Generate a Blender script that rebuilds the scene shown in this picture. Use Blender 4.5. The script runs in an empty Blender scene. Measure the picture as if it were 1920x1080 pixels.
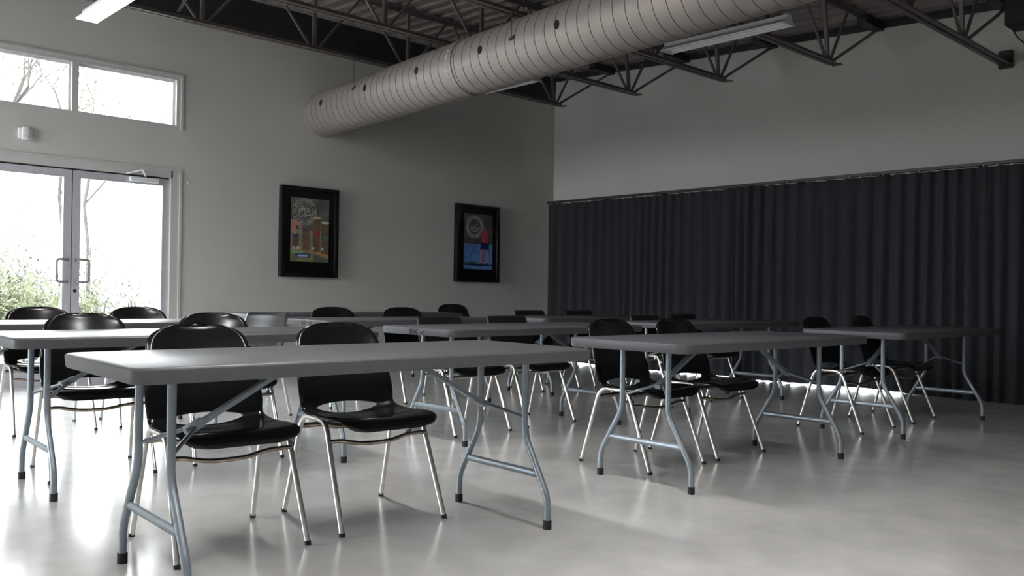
import bpy, bmesh, math, random
from mathutils import Vector, Matrix
random.seed(7)
SC = bpy.context.scene
COL = SC.collection
R = math.radians

# ------------------------------------------------------------------ camera
cam = bpy.data.cameras.new('camera'); camo = bpy.data.objects.new('camera', cam); COL.objects.link(camo)
cam.sensor_width = 36; cam.lens = 1647.85/1920*36; cam.clip_start = .05; cam.clip_end = 200
yaw, pit, rol = R(43.393), R(.32), R(.868)
fw = Vector((math.sin(yaw)*math.cos(pit), math.cos(yaw)*math.cos(pit), math.sin(pit)))
rt = Vector((math.cos(yaw), -math.sin(yaw), 0)); up = rt.cross(fw)
r2 = math.cos(rol)*rt+math.sin(rol)*up; u2 = -math.sin(rol)*rt+math.cos(rol)*up
M = Matrix((( r2.x, u2.x, -fw.x, 0), (r2.y, u2.y, -fw.y, 0), (r2.z, u2.z, -fw.z, .965), (0, 0, 0, 1)))
camo.matrix_world = M
SC.camera = camo

# ------------------------------------------------------------------ world: bright overcast sky
W = bpy.data.worlds.new('overcast_sky'); SC.world = W; W.use_nodes = True
nt = W.node_tree; bg = nt.nodes['Background']
tc = nt.nodes.new('ShaderNodeTexCoord'); sx = nt.nodes.new('ShaderNodeSeparateXYZ')
cr = nt.nodes.new('ShaderNodeValToRGB')
nt.links.new(tc.outputs['Generated'], sx.inputs[0]); nt.links.new(sx.outputs['Z'], cr.inputs[0])
cr.color_ramp.elements[0].color = (.90, .91, .93, 1); cr.color_ramp.elements[1].color = (.93, .96, 1, 1)
nt.links.new(cr.outputs[0], bg.inputs['Color']); bg.inputs['Strength'].default_value = 6.4
SC.view_settings.view_transform = 'Standard'; SC.view_settings.look = 'None'
SC.view_settings.exposure = 1.6; SC.view_settings.gamma = 1
SC.view_settings.use_curve_mapping = False

WX, WY = 9.50, 9.17          # right wall, left (door) wall
CX = 9.12                    # curtain line, hung in front of the right wall
SF = 9.17/8.78
X0, Y0 = -2.8, -3.2          # the two walls behind the camera
def portal(loc, rot, sx, sy):
    L = bpy.data.lights.new('daylight_portal', 'AREA'); L.shape = 'RECTANGLE'; L.size = sx; L.size_y = sy
    L.energy = 1; L.cycles.is_portal = True
    o = bpy.data.objects.new('daylight_portal', L); COL.objects.link(o); o.location = loc; o.rotation_euler = rot
portal((2.77, WY+.2, 1.1), (R(-90), 0, 0), 2.1, 2.2)
portal((2.77, WY+.2, 2.92), (R(-90), 0, 0), 2.1, .6)
portal((X0-.2, 7.5, 1.7), (0, R(-90), 0), 3.5, 3.2)

# ------------------------------------------------------------------ materials
def mat(name, col, rough=.5, metal=0, spec=.5, noise=None, bump=None, coat=0, emit=None, sheen=0):
    m = bpy.data.materials.new(name); m.use_nodes = True; n = m.node_tree; b = n.nodes['Principled BSDF']
    b.inputs['Base Color'].default_value = (*col, 1); b.inputs['Roughness'].default_value = rough
    b.inputs['Metallic'].default_value = metal; b.inputs['Specular IOR Level'].default_value = spec
    b.inputs['Coat Weight'].default_value = coat; b.inputs['Sheen Weight'].default_value = sheen
    tcn = n.nodes.new('ShaderNodeTexCoord')
    if noise:
        sc_, amt = noise[0], noise[1]
        nz = n.nodes.new('ShaderNodeTexNoise'); nz.inputs['Scale'].default_value = sc_; nz.inputs['Detail'].default_value = 5
        n.links.new(tcn.outputs['Object'], nz.inputs['Vector'])
        rp = n.nodes.new('ShaderNodeValToRGB')
        rp.color_ramp.elements[0].position = .3; rp.color_ramp.elements[1].position = .7
        rp.color_ramp.elements[0].color = (*[c*(1-amt) for c in col], 1)
        rp.color_ramp.elements[1].color = (*[min(1, c*(1+amt)) for c in col], 1)
        n.links.new(nz.outputs['Fac'], rp.inputs[0]); n.links.new(rp.outputs[0], b.inputs['Base Color'])
    if bump:
        nb = n.nodes.new('ShaderNodeTexNoise'); nb.inputs['Scale'].default_value = bump[0]; nb.inputs['Detail'].default_value = 4
        n.links.new(tcn.outputs['Object'], nb.inputs['Vector'])
        bp = n.nodes.new('ShaderNodeBump'); bp.inputs['Strength'].default_value = bump[1]; bp.inputs['Distance'].default_value = bump[2] if len(bump) > 2 else .01
        n.links.new(nb.outputs['Fac'], bp.inputs['Height']); n.links.new(bp.outputs[0], b.inputs['Normal'])
    if emit:
        b.inputs['Emission Color'].default_value = (*emit[0], 1); b.inputs['Emission Strength'].default_value = emit[1]
    return m
M_wall = mat('painted_wall', (.51, .505, .485), .75, noise=(1.2, .03), bump=(90, .12, .002))
M_dark = mat('dark_painted_steel', (.022, .021, .021), .5, noise=(6, .2))
M_joist = mat('brown_painted_joist', (.115, .10, .095), .42, noise=(8, .2))
M_deck = mat('roof_deck_paint', (.19, .165, .16), .55, noise=(3, .12))
M_duct = mat('galvanised_duct', (.285, .25, .235), .5, metal=.25, noise=(5, .06))
M_black = mat('black_hole', (.004, .004, .004), .9)
M_alu = mat('anodised_aluminium', (.50, .50, .54), .45, metal=.25, noise=(20, .04))
M_trim = mat('painted_frame', (.50, .50, .49), .5)
M_shell = mat('black_gloss_plastic', (.009, .009, .010), .17, spec=.55, bump=(300, .03, .001))
M_shell2 = mat('black_satin_plastic', (.014, .014, .016), .30, spec=.5, bump=(300, .03, .001))
M_chrome = mat('chrome_tube', (.80, .78, .76), .30, metal=1, noise=(30, .1))
M_rust = mat('tarnished_chrome', (.40, .34, .28), .30, metal=1, noise=(25, .35))
M_top = mat('charcoal_tabletop', (.086, .088, .097), .43, spec=.5, noise=(60, .06), bump=(260, .08, .001))
M_leg = mat('grey_hammered_steel', (.27, .31, .35), .34, metal=.45, noise=(40, .06))
M_cap = mat('black_rubber', (.012, .012, .013), .6)
M_curt = mat('navy_black_curtain', (.062, .064, .075), .92, spec=.15, noise=(220, .25), sheen=.12)
M_frame = mat('black_gloss_frame', (.006, .006, .008), .22, spec=.5)
M_white = mat('white_plastic', (.72, .72, .74), .45)
M_fix = mat('white_fixture_enamel', (.78, .80, .82), .35)
M_tube = mat('frosted_tube', (.85, .86, .88), .25)
M_lit = mat('lit_lens', (.9, .9, .9), .4, emit=((1, .985, .96), .8))
M_fill = mat('fill_lamp_lens', (.9, .9, .9), .4, emit=((1, .98, .955), 26.0))  # strong glow for the added overhead fixtures
M_pull = mat('satin_pull_metal', (.20, .20, .20), .5, metal=.2)
M_ink = mat('dark_marker_ink', (.006, .006, .010), .6)

def glassmat():
    m = bpy.data.materials.new('clear_glass'); m.use_nodes = True; n = m.node_tree
    n.nodes.remove(n.nodes['Principled BSDF'])
    t = n.nodes.new('ShaderNodeBsdfTransparent'); t.inputs[0].default_value = (.97, .985, .98, 1)
    g = n.nodes.new('ShaderNodeBsdfGlossy'); g.inputs['Roughness'].default_value = .01
    f = n.nodes.new('ShaderNodeFresnel'); f.inputs[0].default_value = 1.3
    mx = n.nodes.new('ShaderNodeMixShader')
    n.links.new(f.outputs[0], mx.inputs[0]); n.links.new(t.outputs[0], mx.inputs[1]); n.links.new(g.outputs[0], mx.inputs[2])
    n.links.new(mx.outputs[0], n.nodes['Material Output'].inputs[0]); return m
M_glass = glassmat()

def floormat():
    m = bpy.data.materials.new('polished_concrete'); m.use_nodes = True; n = m.node_tree; b = n.nodes['Principled BSDF']
    tcn = n.nodes.new('ShaderNodeTexCoord')
    def nz(scale, det, dist=0):
        a = n.nodes.new('ShaderNodeTexNoise'); a.inputs['Scale'].default_value = scale; a.inputs['Detail'].default_value = det
        a.inputs['Distortion'].default_value = dist; n.links.new(tcn.outputs['Object'], a.inputs['Vector']); return a
    a = nz(1.3, 3); c = nz(5, 2)
    mx = n.nodes.new('ShaderNodeMix'); mx.data_type = 'FLOAT'; mx.inputs[0].default_value = .4
    n.links.new(a.outputs['Fac'], mx.inputs[2]); n.links.new(c.outputs['Fac'], mx.inputs[3])
    rp = n.nodes.new('ShaderNodeValToRGB'); rp.color_ramp.interpolation = 'EASE'; rp.color_ramp.elements[0].position = .2; rp.color_ramp.elements[1].position = .8
    rp.color_ramp.elements[0].color = (.50, .495, .487, 1); rp.color_ramp.elements[1].color = (.74, .735, .725, 1)
    n.links.new(mx.outputs[0], rp.inputs[0]); n.links.new(rp.outputs[0], b.inputs['Base Color'])
    b.inputs['Roughness'].default_value = .21
    bp = n.nodes.new('ShaderNodeBump'); bp.inputs['Strength'].default_value = .10; bp.inputs['Distance'].default_value = .004
    e = nz(3.5, 1); n.links.new(e.outputs['Fac'], bp.inputs['Height'])
    b.inputs['Specular IOR Level'].default_value = .75
    b.inputs['Coat Weight'].default_value = .22; b.inputs['Coat Roughness'].default_value = .14
    return m
M_floor = floormat()

# ------------------------------------------------------------------ mesh helpers
def newobj(name, bm, m, parent=None, smooth=False, angle=40):
    me = bpy.data.meshes.new(name); bm.normal_update(); bm.to_mesh(me); bm.free()
    if m: me.materials.append(m)
    if smooth:
        me.polygons.foreach_set('use_smooth', [True]*len(me.polygons))
        try: me.set_sharp_from_angle(angle=R(angle))
        except Exception: pass
    o = bpy.data.objects.new(name, me); COL.objects.link(o)
    if parent: o.parent = parent
    return o
def tag(o, label=None, cat=None, group=None, kind=None):
    if label: o['label'] = label
    if cat: o['category'] = cat
    if group: o['group'] = group
    if kind: o['kind'] = kind
    return o
def empty(name, loc=(0, 0, 0), rz=0):
    o = bpy.data.objects.new(name, None); COL.objects.link(o); o.location = loc; o.rotation_euler = (0, 0, rz)
    o.empty_display_size = .1; return o
def box(bm, x0, y0, z0, x1, y1, z1):
    v = [bm.verts.new(p) for p in ((x0, y0, z0), (x1, y0, z0), (x1, y1, z0), (x0, y1, z0), (x0, y0, z1), (x1, y0, z1), (x1, y1, z1), (x0, y1, z1))]
    for f in ((0, 3, 2, 1), (4, 5, 6, 7), (0, 1, 5, 4), (1, 2, 6, 5), (2, 3, 7, 6), (3, 0, 4, 7)): bm.faces.new([v[i] for i in f])
def fillet(pts, r, n=6):
    pts = [Vector(p) for p in pts]; out = [pts[0]]
    for i in range(1, len(pts)-1):
        a, b, c = pts[i-1], pts[i], pts[i+1]
        d1 = (a-b); d2 = (c-b); rr = min(r, d1.length*.48, d2.length*.48)
        p0 = b+d1.normalized()*rr; p1 = b+d2.normalized()*rr
        for k in range(n+1):
            t = k/n; out.append(p0*(1-t)**2+b*2*t*(1-t)+p1*t*t)
    out.append(pts[-1]); return out
def tube(bm, pts, r, seg=10, cap=True, flat=None):
    pts = [Vector(p) for p in pts]; rings = []
    t0 = (pts[1]-pts[0]).normalized()
    nrm = t0.orthogonal().normalized()
    for ax in (Vector((0, 0, 1)), Vector((0, 1, 0))):
        if abs(t0.dot(ax)) < .9: nrm = (ax-t0*ax.dot(t0)).normalized(); break
    prev = t0
    for i, p in enumerate(pts):
        if i == 0: t = t0
        elif i == len(pts)-1: t = (pts[i]-pts[i-1]).normalized()
        else: t = ((pts[i+1]-pts[i]).normalized()+(pts[i]-pts[i-1]).normalized()).normalized()
        q = prev.rotation_difference(t); nrm = q @ nrm; prev = t
        nrm = (nrm-t*nrm.dot(t)).normalized(); bn = t.cross(nrm)
        ra, rb = (r, r) if flat is None else flat
        rings.append([bm.verts.new(p+nrm*math.cos(a)*ra+bn*math.sin(a)*rb) for a in [2*math.pi*k/seg for k in range(seg)]])
    for a, b in zip(rings, rings[1:]):
        for k in range(seg): bm.faces.new((a[k], a[(k+1) % seg], b[(k+1) % seg], b[k]))
    if cap:
        bm.faces.new(rings[0][::-1]); bm.faces.new(rings[-1])
def bar(bm, a, b, w, h, upv=(0, 0, 1)):
    a, b = Vector(a), Vector(b); d = (b-a).normalized(); u = Vector(upv); s = d.cross(u)
    if s.length < 1e-4: s = d.cross(Vector((0, 1, 0)))
    s.normalize(); u = s.cross(d).normalized()
    vs = []
    for p in (a, b):
        for (i, j) in ((-1, -1), (1, -1), (1, 1), (-1, 1)): vs.append(bm.verts.new(p+s*i*w/2+u*j*h/2))
    for f in ((3, 2, 1, 0), (4, 5, 6, 7), (0, 1, 5, 4), (1, 2, 6, 5), (2, 3, 7, 6), (3, 0, 4, 7)): bm.faces.new([vs[i] for i in f])
def bevel(bm, w, n=2):
    bmesh.ops.bevel(bm, geom=list(bm.edges), offset=w, segments=n, profile=.5, affect='EDGES', clamp_overlap=True)
def copy_tree(o, parent=None):
    c = o.copy(); COL.objects.link(c)
    if parent is not None: c.parent = parent
    for ch in list(o.children): copy_tree(ch, c)
    return c

# ------------------------------------------------------------------ setting
bm = bmesh.new(); box(bm, X0-.2, Y0-.2, -.12, WX+.2, WY+.2, 0); tag(newobj('floor', bm, M_floor), kind='structure')

def wall_with_holes(name, axis, pos, thick, lo, hi, z1, holes, m):
    """axis 'x': wall runs along x at y=pos..pos+thick; holes are (a0,a1,z0,z1)"""
    bm = bmesh.new()
    xs = sorted({lo, hi, *[h[0] for h in holes], *[h[1] for h in holes]})
    zs = sorted({0, z1, *[h[2] for h in holes], *[h[3] for h in holes]})
    for i in range(len(xs)-1):
        for k in range(len(zs)-1):
            cx, cz = (xs[i]+xs[i+1])/2, (zs[k]+zs[k+1])/2
            if any(h[0] < cx < h[1] and h[2] < cz < h[3] for h in holes): continue
            if axis == 'x': box(bm, xs[i], pos, zs[k], xs[i+1], pos+thick, zs[k+1])
            else: box(bm, pos, xs[i], zs[k], pos+thick, xs[i+1], zs[k+1])
    bmesh.ops.remove_doubles(bm, verts=bm.verts, dist=1e-5)
    # drop the interior faces shared by neighbouring boxes
    seen = {}
    for f in bm.faces:
        c = f.calc_center_median(); seen.setdefault((round(c.x, 4), round(c.y, 4), round(c.z, 4)), []).append(f)
    kill = [f for v in seen.values() if len(v) > 1 for f in v]
    bmesh.ops.delete(bm, geom=kill, context='FACES')
    bmesh.ops.recalc_face_normals(bm, faces=bm.faces)
    return tag(newobj(name, bm, m), kind='structure')
def LZ(z): return z if z < .965 else .965+(z-.965)*SF
DX0, DX1 = 1.64*SF, 3.66*SF
wall_with_holes('wall_left', 'x', WY, .16, X0, WX+.16, 4.4,
                [(DX0, DX1, 0, LZ(2.15)), (DX0, DX1, LZ(2.56), LZ(3.11))], M_wall)
wall_with_holes('wall_right', 'y', WX, .16, Y0, WY+.16, 4.4, [(3.9, 8.75, 0, .62)], M_wall)
wall_with_holes('wall_back', 'x', Y0-.16, .16, X0, WX+.16, 4.4, [], M_wall)
wall_with_holes('wall_near', 'y', X0-.16, .16, Y0-.16, WY+.16, 4.4, [(6.0, 9.05, .05, 3.4)], M_wall)
bm = bmesh.new()
for k in range(4): box(bm, X0-.11, 6.0+k*.997, .05, X0-.05, 6.06+k*.997, 3.4)
for zz in (.05, 2.2, 3.34): box(bm, X0-.11, 6.06, zz, X0-.05, 9.0, zz+.06)
w4 = tag(newobj('window_3', bm, M_alu), kind='structure')  # glazing added in the unseen wall to bring in more daylight
bm = bmesh.new(); box(bm, X0-.083, 6.0, .08, X0-.077, 9.05, 3.37); newobj('glass_pane', bm, M_glass, w4)

# roof deck: fluted steel, ribs run along y, rising towards the door wall
def deckz(y): return 3.80+.0448*y
bm = bmesh.new(); x = X0-.1; prof = []
while x < WX+.2:
    prof += [(x, 0), (x+.055, 0), (x+.075, .05), (x+.150, .05), (x+.170, 0)]; x += .190
for (ya, yb) in ((Y0-.1, WY+.1),):
    A = [bm.verts.new((px, ya, deckz(ya)+pz)) for px, pz in prof]; Bv = [bm.verts.new((px, yb, deckz(yb)+pz)) for px, pz in prof]
    for i in range(len(A)-1): bm.faces.new((A[i], Bv[i], Bv[i+1], A[i+1]))
    A2 = [bm.verts.new((p[0], ya, deckz(ya)+.14)) for p in (prof[0], prof[-1])]; B2 = [bm.verts.new((p[0], yb, deckz(yb)+.14)) for p in (prof[0], prof[-1])]
    bm.faces.new((A2[0], A2[1], B2[1], B2[0]))
tag(newobj('ceiling', bm, M_deck), kind='structure')

# dark steel angle + closure above the grey walls
bm = bmesh.new(); box(bm, X0, WY-.012, 3.80, WX, WY+.0, 4.19); tag(newobj('trim_1', bm, M_dark), kind='structure')
bm = bmesh.new()
v = []
for (yy) in (Y0, WY-.02):
    for (xx, zz) in ((WX-.11, deckz(yy)-.015), (WX-.0, deckz(yy)-.015), (WX-.0, deckz(yy)-.075), (WX-.012, deckz(yy)-.075), (WX-.012, deckz(yy)-.027), (WX-.11, deckz(yy)-.027)):
        v.append(bm.verts.new((xx, yy, zz)))
for k in range(6): bm.faces.new((v[k], v[(k+1) % 6], v[6+(k+1) % 6], v[6+k]))
bm.faces.new(v[:6][::-1]); bm.faces.new(v[6:])
tag(newobj('trim_2', bm, M_dark), kind='structure')

# ------------------------------------------------------------------ joists
def joist(y, label):
    t = tag(empty('roof_joist', (0, y, 0)), label, 'joist', 'open web steel joists under the roof deck')
    zt = deckz(y)-.008; zb = 3.33+.033*(y-4.3); xa, xe, xt = X0, (8.46 if y > 3.5 else WX-.04), WX
    def chord(name, z, x0, x1, sgn, m):
        bm = bmesh.new()
        for s in (-1, 1):
            box(bm, x0, s*.012-(.0 if s > 0 else .042), z if sgn > 0 else z-.006, x1, s*.012+(.042 if s > 0 else 0), z+.006 if sgn > 0 else z)
            box(bm, x0, s*.012-.003, min(z, z+sgn*.045), x1, s*.012+.003, max(z, z+sgn*.045))
        newobj(name, bm, m, t)
    chord('bottom_chord', zb, xa, xe, 1, M_joist); chord('top_chord', zt-.004, xa, xt-.06, -1, M_joist)
    bm = bmesh.new(); node = 8.34; first = True
    while node > X0+.7:
        bar(bm, (node, 0, zb+.01), (node-.10 if first else node, 0, zt-.03), .034, .034, (1, 0, 0))
        bar(bm, (node+.03, 0, zb+.01), (node+.42 if first else node+.56, 0, zt-.03), .022, .022)
        if not first: pass
        bar(bm, (node-.03, 0, zb+.01), (node-.56, 0, zt-.03), .022, .022)
        if first: bar(bm, (node+.06, 0, zb+.015), (WX-.06, 0, zt-.09), .024, .024)
        node -= 1.2; first = False
    newobj('web', bm, M_joist, t)
    bm = bmesh.new()
    box(bm, WX-.42, -.055, zt-.095, WX-.004, .055, zt-.002)
    newobj('bearing_seat', bm, M_dark, t)
    bm = bmesh.new(); box(bm, xe-.02, -.075, zb-.004, xe+.05, .03, zb+.004); newobj('end_plate', bm, M_joist, t)
    if y < 3.5:
        bm = bmesh.new(); box(bm, WX-.06, -.06, zb-.03, WX-.002, .06, zb+.14); newobj('wall_bracket', bm, M_dark, t)
    return t
ys = [8.06, 6.80, 5.53, 4.25, 2.97, 1.69, .41]
lbs = ['steel roof joist closest to the door wall, its bottom chord capping the grey paint',
       'steel roof joist second from the door wall, crossing above the duct',
       'steel roof joist whose end shows left of the nearer fluorescent fixture',
       'steel roof joist whose end shows just right of the nearer fluorescent fixture',
       'rightmost long dark roof joist, slanting to the top right corner',
       'roof joist beyond the top edge nearer the camera', 'roof joist directly above the camera']
for y_, l_ in zip(ys[:5], lbs[:5]): joist(y_, l_)
# bridging angles tie the joists together
for xx, lb in ((7.0, 'dark bridging angle tying the joists right of the duct'), (3.3, 'dark bridging angle tying the joists left of the duct')):
    bm = bmesh.new()
    for a, b in zip(ys[:4], ys[1:5]):
        za, zb_ = 3.33+.033*(a-4.3), 3.33+.033*(b-4.3)
        bar(bm, (xx, a-.02, za+.06), (xx, b+.02, deckz(b)-.06), .028, .006); bar(bm, (xx+.02, a-.02, deckz(a)-.06), (xx+.02, b+.02, zb_+.06), .028, .006)
    tag(newobj('bridging_brace', bm, M_joist), lb, 'brace')

# ------------------------------------------------------------------ spiral duct
DC = Vector((5.531, WY, 3.046)); DR = .262; DL = 9.8
ddir = Vector((-.084, -1, 0)).normalized()
duct = tag(empty('spiral_duct', (0, 0, 0)), 'large round brown-grey spiral duct crossing under the joists from the door wall', 'duct')
def dpos(t, ang, r):   # ang from -x (towards left) up
    e1 = Vector((-1, 0, 0)); e1 = (e1-ddir*e1.dot(ddir)).normalized(); e2 = e1.cross(ddir).normalized()
    if e2.z < 0: e2 = -e2
    return DC+ddir*t+e1*math.cos(ang)*r+e2*math.sin(ang)*r
bm = bmesh.new(); prof = [(0.002, DR)]; t = .09
while t < DL:
    prof += [(t-.0045, DR), (t-.0035, DR-.006), (t+.0035, DR-.006), (t+.0045, DR)]; t += .125
prof.append((DL, DR)); rings = []; NS = 72
for (t, r) in prof:
    rings.append([bm.verts.new(dpos(t+.125*k/NS*0, 2*math.pi*k/NS, r)) for k in range(NS)])
for a, b in zip(rings, rings[1:]):
    for k in range(NS): bm.faces.new((a[k], a[(k+1) % NS], b[(k+1) % NS], b[k]))
bm.faces.new(rings[0]); bm.faces.new(rings[-1][::-1]); bmesh.ops.recalc_face_normals(bm, faces=bm.faces)
newobj('duct_body', bm, M_duct, duct, smooth=True, angle=25)
for th, ta in ((.46, 9), (1.47, 7.1), (2.47, 5.5), (3.49, 3.1), (4.49, .3), (5.5, -2), (6.5, -4)):
    bm = bmesh.new(); rr = .028; c = bm.verts.new(dpos(th, R(ta), DR+.0062)); ring = []
    for k in range(20):
        a = 2*math.pi*k/20; ring.append(bm.verts.new(dpos(th+rr*math.cos(a), R(ta)+rr*1.25*math.sin(a)/DR, DR+.0062)))
    back = [bm.verts.new(dpos(th+rr*math.cos(2*math.pi*k/20), R(ta)+rr*1.25*math.sin(2*math.pi*k/20)/DR, DR-.02)) for k in range(20)]
    for k in range(20):
        bm.faces.new((c, ring[k], ring[(k+1) % 20])); bm.faces.new((ring[k], back[k], back[(k+1) % 20], ring[(k+1) % 20]))
    bmesh.ops.recalc_face_normals(bm, faces=bm.faces)
    newobj('air_outlet', bm, M_black, duct)
bm = bmesh.new()
for tt in (2.545, 2.60):
    for a, b in (((tt-.004), DR+.006), ((tt+.004), DR+.006)): pass
r1 = [bm.verts.new(dpos(2.97, 2*math.pi*k/64, DR+.007)) for k in range(64)]; r2_ = [bm.verts.new(dpos(3.05, 2*math.pi*k/64, DR+.007)) for k in range(64)]
for k in range(64): bm.faces.new((r1[k], r1[(k+1) % 64], r2_[(k+1) % 64], r2_[k]))
newobj('coupling_band', bm, M_duct, duct, smooth=True)
bm = bmesh.new(); random.seed(3)
for k in range(26):
    a = R(-28+58*k/26+random.uniform(-1, 1)); p0 = dpos(2.98+random.uniform(-.006, .006), a, DR+.008)
    bmesh.ops.create_icosphere(bm, subdivisions=1, radius=random.uniform(.004, .009), matrix=Matrix.Translation(p0))
sl = newobj('sealant_smear', bm, M_white, duct); sl['label'] = 'white sealant smeared along a duct joint'
for th in (1.23, 3.94, 6.6):
    bm = bmesh.new(); p = dpos(th, R(16 if th < 2 else 3), DR+.004)
    tube(bm, [p+Vector((-.006, 0, -.02)), p+Vector((-.006, 0, .9*(deckz(p.y)-p.z))), Vector((p.x-.006, p.y, deckz(p.y)))], .0022, 6)
    bar(bm, p+Vector((-.006, .03, -.01)), p+Vector((-.006, -.03, .012)), .01, .018)
    newobj('hanger_wire', bm, M_dark, duct)

# ------------------------------------------------------------------ fluorescent fixtures
def fixture(x, ya, yb, z, label, lit=None):
    t = tag(empty('fluorescent_light', (x, (ya+yb)/2, z)), label, 'ceiling light', 'fluorescent strip lights under the joists'); L = abs(yb-ya)/2
    bm = bmesh.new()   # channel + reflector wings
    pr = [(-.032, .075), (.032, .075), (.032, .045), (.085, .004), (.079, .0), (.026, .038), (-.026, .038), (-.079, .0), (-.085, .004), (-.032, .045)]
    a = [bm.verts.new((px, -L, pz)) for px, pz in pr]; b = [bm.verts.new((px, L, pz)) for px, pz in pr]
    for k in range(len(pr)): bm.faces.new((a[k], a[(k+1) % len(pr)], b[(k+1) % len(pr)], b[k]))
    bmesh.ops.recalc_face_normals(bm, faces=bm.faces)
    newobj('reflector', bm, M_fix, t)
    for s in (-1, 1):
        bm = bmesh.new(); pe = [(-.034, .08), (.034, .08), (.034, .047), (.09, .004), (.09, -.006), (-.09, -.006), (-.09, .004), (-.034, .047)]
        a = [bm.verts.new((px, s*L, pz)) for px, pz in pe]; b = [bm.verts.new((px, s*(L+.012), pz)) for px, pz in pe]
        for k in range(8): bm.faces.new((a[k], a[(k+1) % 8], b[(k+1) % 8], b[k]))
        bm.faces.new(a); bm.faces.new(b); bmesh.ops.recalc_face_normals(bm, faces=bm.faces)
        newobj('end_cap', bm, M_fix, t)
    if lit:
        bm = bmesh.new(); box(bm, -.080, -L+.002, -.012, .080, L-.002, .0); o = newobj('lamp_lens', bm, lit, t); o['label'] = 'glowing white lens'
    for s in (-.034, .034):
        bm = bmesh.new(); tube(bm, [(s, -L+.03, .02), (s, L-.03, .02)], .0125, 12); newobj('lamp_tube', bm, M_tube, t, smooth=True)
    for s in (-1, 1):
        yy = s*L*.7; bm = bmesh.new(); tube(bm, [(0, yy, .074), (0, yy, deckz((ya+yb)/2+yy)-z-.004)], .003, 6); newobj('suspension_rod', bm, M_dark, t)
    return t
fixture(6.50, 3.66, 4.86, 3.18, 'unlit white fluorescent fixture nearer the camera, right of the duct')
fixture(6.42, 6.50, 7.70, 3.18, 'unlit white fluorescent fixture partly hidden below the far part of the duct')
fixture(2.44, 6.60, 7.82, 3.20, 'glowing white light fixture above the windows', lit=M_lit)

for (fx, fy, lb) in ((2.44, 4.0, 'added fill light fixture, unseen beyond the top edge, above the second left table'), (2.44, .9, 'added fill light fixture, unseen overhead just ahead of the camera'),
                     (-.9, 2.6, 'added fill light fixture, unseen overhead at the left, above the open floor'), (.55, .5, 'added fill light fixture, unseen overhead left of the camera')):
    fixture(fx, fy-.6, fy+.6, 3.18, lb, lit=M_fill)  # unseen fixtures added above the frame to brighten floor and tables

# ------------------------------------------------------------------ glazed doors and windows in the door wall
def storefront(x0, x1, n, closer=True):
    xm = (x0+x1)/2
    f = tag(newobj('door_%d' % n, _frame_bm(x0, x1, 0, LZ(2.15), .085, .10), M_trim), kind='structure')
    for s in (-1, 1):
        a, b = (x0+.10, xm-.004) if s < 0 else (xm+.004, x1-.10)
        bm = bmesh.new(); y0, y1 = WY+.035, WY+.08
        st = .075
        box(bm, a, y0, .01, a+st, y1, LZ(2.055)); box(bm, b-st, y0, .01, b, y1, LZ(2.055))
        box(bm, a+st, y0, LZ(1.985), b-st, y1, LZ(2.055)); box(bm, a+st, y0, .01, b-st, y1, .235)
        leaf = newobj('door_leaf', bm, M_alu, f)
        bm = bmesh.new(); box(bm, a+st, WY+.052, .235, b-st, WY+.060, LZ(1.985)); newobj('glass_pane', bm, M_glass, leaf)
        # pull handle
        hx = xm+s*.045; ho = xm+s*.145
        bm = bmesh.new(); tube(bm, fillet([(hx, y0, LZ(1.215)), (hx, y0-.05, LZ(1.215)), (ho, y0-.055, LZ(1.215)), (ho, y0-.055, LZ(1.005)), (hx, y0-.05, LZ(1.005)), (hx, y0, LZ(1.005))], .028, 5), .0125, 10)
        newobj('door_handle', bm, M_pull, leaf, smooth=True)
        if s > 0:
            bm = bmesh.new(); bmesh.ops.create_cone(bm, cap_ends=True, segments=20, radius1=.016, radius2=.016, depth=.012, matrix=Matrix.Translation((xm+.035, y0-.005, .92)) @ Matrix.Rotation(R(90), 4, 'X'))
            newobj('lock_cylinder', bm, M_cap, leaf)
    bm = bmesh.new(); box(bm, xm-.02, WY+.080, .01, xm+.02, WY+.086, LZ(2.055)); box(bm, x0+.1, WY+.080, LZ(2.055)-.02, x1-.1, WY+.10, LZ(2.15)-.07); box(bm, x0+.09, WY+.080, .01, x0+.112, WY+.09, LZ(2.055)); box(bm, x1-.112, WY+.080, .01, x1-.09, WY+.09, LZ(2.055)); newobj('weather_strip', bm, M_cap, f)
    # threshold
    bm = bmesh.new(); box(bm, x0+.1, WY-.01, 0, x1-.1, WY+.14, .012); newobj('threshold', bm, M_alu, f)
    if closer:
        cl = empty('door_closer', (0, 0, 0)); cl.parent = f
        bm = bmesh.new(); box(bm, x1-.52, WY-.02, LZ(2.0), x1-.23, WY+.034, LZ(2.045)); bevel(bm, .006); newobj('closer_body', bm, M_white, cl)
        bm = bmesh.new(); bar(bm, (x1-.37, WY-.02, 2.105), (x1-.43, WY-.09, 2.160), .018, .010); bar(bm, (x1-.43, WY-.09, 2.160), (x1-.56, WY-.006, 2.115), .018, .010)
        newobj('closer_arm', bm, M_white, cl)
    w = tag(newobj('window_%d' % n, _frame_bm(x0, x1, LZ(2.56), LZ(3.11), .055, .12, sill=True, mull=xm), M_trim), kind='structure')
    for a, b in ((x0+.055, xm-.03), (xm+.03, x1-.055)):
        bm = bmesh.new(); y0, y1 = WY+.06, WY+.09; t = .018
        box(bm, a, y0, LZ(2.60), a+t, y1, LZ(3.06)); box(bm, b-t, y0, LZ(2.60), b, y1, LZ(3.06)); box(bm, a+t, y0, LZ(2.60), b-t, y1, LZ(2.60)+t); box(bm, a+t, y0, LZ(3.06)-t, b-t, y1, LZ(3.06))
        newobj('sash', bm, M_white, w)
        bm = bmesh.new(); box(bm, a+t, WY+.072, LZ(2.60)+t, b-t, WY+.078, LZ(3.06)-t); newobj('glass_pane', bm, M_glass, w)
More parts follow.
